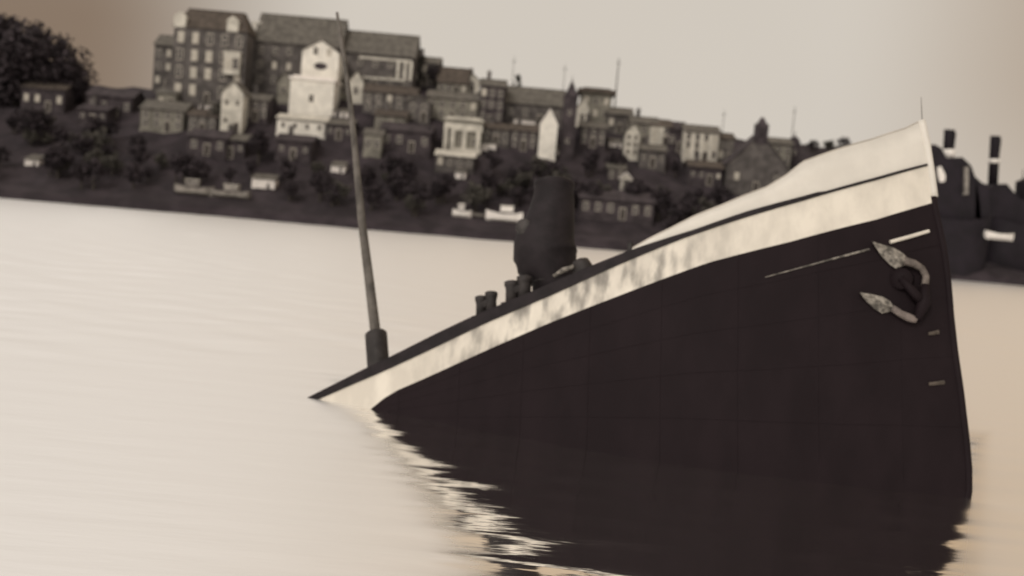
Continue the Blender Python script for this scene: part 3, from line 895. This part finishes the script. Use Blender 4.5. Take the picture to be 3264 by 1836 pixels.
MB().tube([dpt(1762, 905, 1.7), dpt(1762, 897, 1.7)], [70 * mpx, 70 * mpx], 24).build('collar', m_iron, vent, ORG)
# jackstaff on the stem head
MB().tube([dpt(2936, 310, BH), dpt(2940, 400, BH), dpt(2946, 450, BH)], [.008, .016, .025], 8).build('jackstaff', m_mast, ship, ORG)
# hawse pipe rim
hp = surf(2872, 890, 0.05)
MB().tube([hp + across * 0.1, hp - across * 0.12], [0.36, 0.30], 20).build('hawse_pipe', m_hull, ship, ORG, True)

# the anchor, hauled up against the bow
ap = surf(2900, 920, 0.3)
anchor = thing('anchor', ap, 'rusty pale anchor with two flukes hauled up against the dark bow', 'anchor')


def fluke(out_px, ridge_px, lift):
    b = MB()
    o_ = [surf(x, y, 0.10) for x, y in out_px]; r_ = [surf(x, y, 0.10 + lift) for x, y in ridge_px]
    n_ = len(out_px); hN = n_ // 2
    up_l, lo_l = o_[:hN], o_[hN:][::-1]
    b.grid([up_l, r_, lo_l])
    b.grid([[p - across * -0.08 for p in lo_l], [p - across * -0.08 for p in up_l]])
    b.grid([lo_l, [p - across * -0.08 for p in lo_l]])
    b.grid([[p - across * -0.08 for p in up_l], up_l])
    return b.build('fluke', m_anchor, anchor, ap, False)


# first half of each outline: upper edge tip to root, second half: lower edge back to the tip
fluke([(2782, 772), (2815, 782), (2850, 792), (2880, 810), (2898, 830), (2884, 848), (2856, 858), (2836, 844), (2808, 815), (2784, 778)],
      [(2783, 775), (2810, 796), (2838, 814), (2868, 828), (2892, 838)], 0.16)
fluke([(2742, 934), (2782, 940), (2816, 948), (2838, 962), (2856, 984), (2846, 992), (2812, 1000), (2788, 986), (2762, 962), (2743, 938)],
      [(2743, 936), (2774, 952), (2800, 966), (2824, 978), (2850, 988)], 0.16)
MB().tube([surf(x, y, 0.2) for x, y in ((2884, 836), (2915, 845), (2940, 860), (2953, 885), (2950, 912), (2938, 918))], [0.12, 0.11, 0.10, 0.10, 0.11, 0.06], 10).build('arm', mat('rusty_iron', (0.15, 0.125, 0.11), 0.75, 0.4, 3.0), anchor, ap, True)
MB().tube([surf(x, y, 0.2) for x, y in ((2846, 985), (2870, 1002), (2898, 1016), (2922, 1024))], [0.10, 0.10, 0.12, 0.09], 10).build('arm', mat('rusty_pale_iron', (0.20, 0.165, 0.15), 0.75, 0.4, 3.0), anchor, ap, True)
MB().tube([surf(2872, 890, 0.15), surf(2912, 935, 0.28), surf(2944, 968, 0.2)], [0.11, 0.13, 0.15], 10).build('shank', m_hull, anchor, ap, True)
MB().tube([surf(2950, 912, 0.2), surf(2948, 968, 0.22), surf(2924, 1022, 0.2)], [0.12, 0.2, 0.12], 10).build('crown', m_hull, anchor, ap, True)
# reflected glimmers low on the stem, painted in as faint pale bars
for x, y, w_ in ((2975, 1062, 16), (2985, 1222, 24)):
    MB().tube([surf(x - w_, y + 3, 0.02), surf(x + w_, y - 3, 0.02)], [0.05, 0.07], 6).build('glimmer', mat('painted_glimmer', (0.10, 0.08, 0.065), 0.7, 0.4, 4.0), ship, ORG)


# ------------------------------------------------------------------ boats along the shore
def boat(px, py, lpx, label, wall, cabin=True, yaw=0.0, hz=1.0, group='small boats along the far shore', Y=None):
    p = on_hill(px, py) if Y is None else at_y(px, py, Y)
    p = np.array([p[0], p[1], p[2] + 0.2 if Y is None else 0.0])
    Lm = lpx * p[1] / FPX
    r = thing('motor_launch' if cabin else 'rowing_boat', p, label, 'boat', group, yaw)
    rows = []
    bw = Lm * 0.13 + 0.3
    for f in np.linspace(-1, 1, 15):
        hb_ = bw * (1 - abs(max(f, -0.75)) ** 3 * (1.0 if f > 0 else 0.55)) + 0.02
        sh = hz * (0.8 + 0.35 * f * f)
        rows.append([(f * Lm / 2, -hb_, sh), (f * Lm / 2, -hb_ * 0.85, 0.1), (f * Lm / 2 * 0.96, 0, -0.4), (f * Lm / 2, hb_ * 0.85, 0.1), (f * Lm / 2, hb_, sh)])
    b = MB().grid(rows)
    b.add(rows[0], [(0, 1, 2, 3, 4)])
    b.grid([[(q[0][0], q[0][1] * .95, q[0][2] - .15) for q in rows], [(q[4][0], q[4][1] * .95, q[4][2] - .15) for q in rows]])
    b.build('hull', wall, r)
    MB().tube([q[0] for q in rows], 0.06, 6).tube([q[4] for q in rows], 0.06, 6).build('gunwale', M['wood'], r)
    if cabin:
        c = MB().box((-Lm * 0.06, 0, hz + 0.55), (Lm * 0.34, bw * 1.2, 1.1)).build('cabin', wall, r)
        MB().box((-Lm * 0.06, 0, hz + 1.16), (Lm * 0.38, bw * 1.35, 0.12)).build('roof', M['cream'], c)
        for k_ in range(3):
            MB().box((-Lm * 0.06 + (k_ - 1) * Lm * 0.1, -bw * 0.6 - 0.02, hz + 0.65), (Lm * 0.06, 0.06, 0.5)).build('window', M['glass'], c)
    else:
        for k_ in (-0.2, 0.1):
            MB().box((Lm * k_, 0, hz * 0.75), (0.3, bw * 1.8, 0.08)).build('thwart', M['wood'], r)
    return r


wp = mat('white_boat_paint', (0.80, 0.75, 0.70), 0.55, 0.08, 1.0)
gp = mat('grey_boat_paint', (0.26, 0.235, 0.21), 0.7, 0.3, 0.8)
boat(1472, 690, 60, 'smaller white launch hauled out on the bank, left of the longer one', wp, True, 0.0, 1.1)
boat(1606, 704, 118, 'longer white launch hauled out on the bank above the shore left of the ventilator', wp, True, 3.14, 1.6)
boat(1530, 692, 56, 'open grey boat lying between the two white launches', gp, False, 0.1, 0.6)
boat(620, 618, 120, 'grey launch on the bank, furthest left of the grey boats', gp, True, 0.1, 1.4)
boat(730, 628, 130, 'longest grey launch on the bank beside the whitewashed shed at the water', gp, True, 3.1, 1.1)


# ------------------------------------------------------------------ steamers lying on the right
def steamer(label, x0, x1, Y, hull_top_px, funnels, tiers, mast_px=(), wcol='dark_ship'):
    a = at_y(x0, 800, Y); b = at_y(x1, 800, Y)
    cx = (a[0] + b[0]) / 2; Lm = b[0] - a[0]
    org = np.array([cx, Y, 0.0])
    r = thing('steamer', org, label, 'steamer', 'steamers lying behind the wreck')
    mh = mat('dark_ship', (0.012, 0.008, 0.0125), 0.7, 0.3, 0.4)
    hz = at_y((x0 + x1) / 2, hull_top_px, Y)[2]
    rows = []
    for f in np.linspace(-1, 1, 21):
        hb_ = 4.5 * (1 - abs(f) ** 4) + 0.05
        z1 = hz * (1 + 0.16 * f * f)
        xx = f * Lm / 2
        rows.append([(xx, -hb_, z1), (xx * 0.985, -hb_, hz * .5), (xx * 0.96, -hb_ * .9, -1.0), (xx * 0.96, hb_ * .9, -1.0), (xx * .985, hb_, hz * .5), (xx, hb_, z1)])
    g = MB().grid(rows); g.grid([[q[0] for q in rows], [q[5] for q in rows]])
    g.build('hull', mh, r)
    MB().tube([(q[0][0], q[0][1], q[0][2] + .05) for q in rows], .08, 6).build('rail', mh, r)
    for poly in tiers:                                           # silhouettes of the deckhouses, each a real block 5 m deep
        pp = [at_y(px, py, Y) - org for px, py in poly]
        t_ = MB().prism([(q[0], -2.6, q[2]) for q in pp], (0, 5.2, 0)).build('deckhouse', mh, r)
        xa, xb = min(q[0] for q in pp) + 1, max(q[0] for q in pp) - 1
        zz = min(q[2] for q in pp) + 1.2
        for i in range(4):
            MB().tube([(xa + (xb - xa) * i / 3, -2.68, zz), (xa + (xb - xa) * i / 3, -2.58, zz)], .28, 10).build('porthole', M['glass'], t_)
    for (px, pt, pb, wpx, bt, bb_) in funnels:
        sc = Y / FPX
        p1 = at_y(px, pt, Y) - org; p0 = at_y(px - .05 * (pb - pt), pb, Y) - org
        rr = wpx * sc / 2
        fu = MB().tube([(p0[0], 0, p0[2] - 1), (p1[0], 0, p1[2] - .2), (p1[0], 0, p1[2])], [rr, rr, rr * 1.06], 18).build('funnel', mh, r, smooth=True)
        q1 = p1 + (p0 - p1) * (bt - pt) / (pb - pt); q0 = p1 + (p0 - p1) * (bb_ - pt) / (pb - pt)
        MB().tube([(q0[0], 0, q0[2]), (q1[0], 0, q1[2])], [rr * 1.14, rr * 1.10], 18).build('band', wp, fu, smooth=True)
        MB().tube([(p1[0] + rr * 1.2, 0, p0[2]), (p1[0] + rr * 1.2, 0, p1[2] - .4)], .12, 6).build('steam_pipe', mh, fu)
    for (px, pt, pb) in mast_px:
        p1 = at_y(px, pt, Y) - org; p0 = at_y(px - .08 * (pb - pt), pb, Y) - org
        MB().tube([(p0[0], 0, p0[2]), (p1[0], 0, p1[2])], [.16, .07], 8).build('mast', mh, r)
    return r, org


st1, o1 = steamer('dark steamer close behind the bow with one stout black funnel above a white band', 2860, 3150, 206.0, 700,
                  [(3027, 414, 600, 33, 476, 506)],
                  [[(2950, 720), (2944, 470), (2962, 462), (2984, 474), (3000, 505), (3050, 503), (3078, 530), (3092, 570), (3104, 640), (3112, 720)],
                   [(3090, 720), (3092, 566), (3112, 584), (3132, 590), (3140, 720)]], [])
for poly, nm in (([(2968, 536), (2978, 532), (2992, 560), (2990, 580), (2976, 582), (2970, 560)], 'lifeboat'), ([(3053, 534), (3065, 534), (3064, 620), (3048, 622), (3053, 610)], 'ventilator')):
    pp = [at_y(a, b, 206.0) - o1 for a, b in poly]
    MB().prism([(q[0], -3.3, q[2]) for q in pp], (0, 0.6, 0)).build(nm, wp if nm == 'lifeboat' else gp, st1)
st2, o2 = steamer('dark steamer further right with a tall slim funnel and sloping deckhouse', 3100, 3420, 212.0, 720,
                  [(3173, 434, 620, 30, 507, 520)],
                  [[(3128, 730), (3132, 600), (3150, 588), (3190, 586), (3212, 612), (3236, 634), (3256, 640), (3262, 730)],
                   [(3250, 730), (3256, 578), (3300, 560), (3360, 580), (3380, 730)]], [(3262, 540, 640)])
boat(3186, 756, 90, 'pale launch hung high against the dark steamer at the right edge', wp, False, 0.0, 1.0, None, 200.0).location[2] = at_y(3200, 752, 200.0)[2] - 0.4
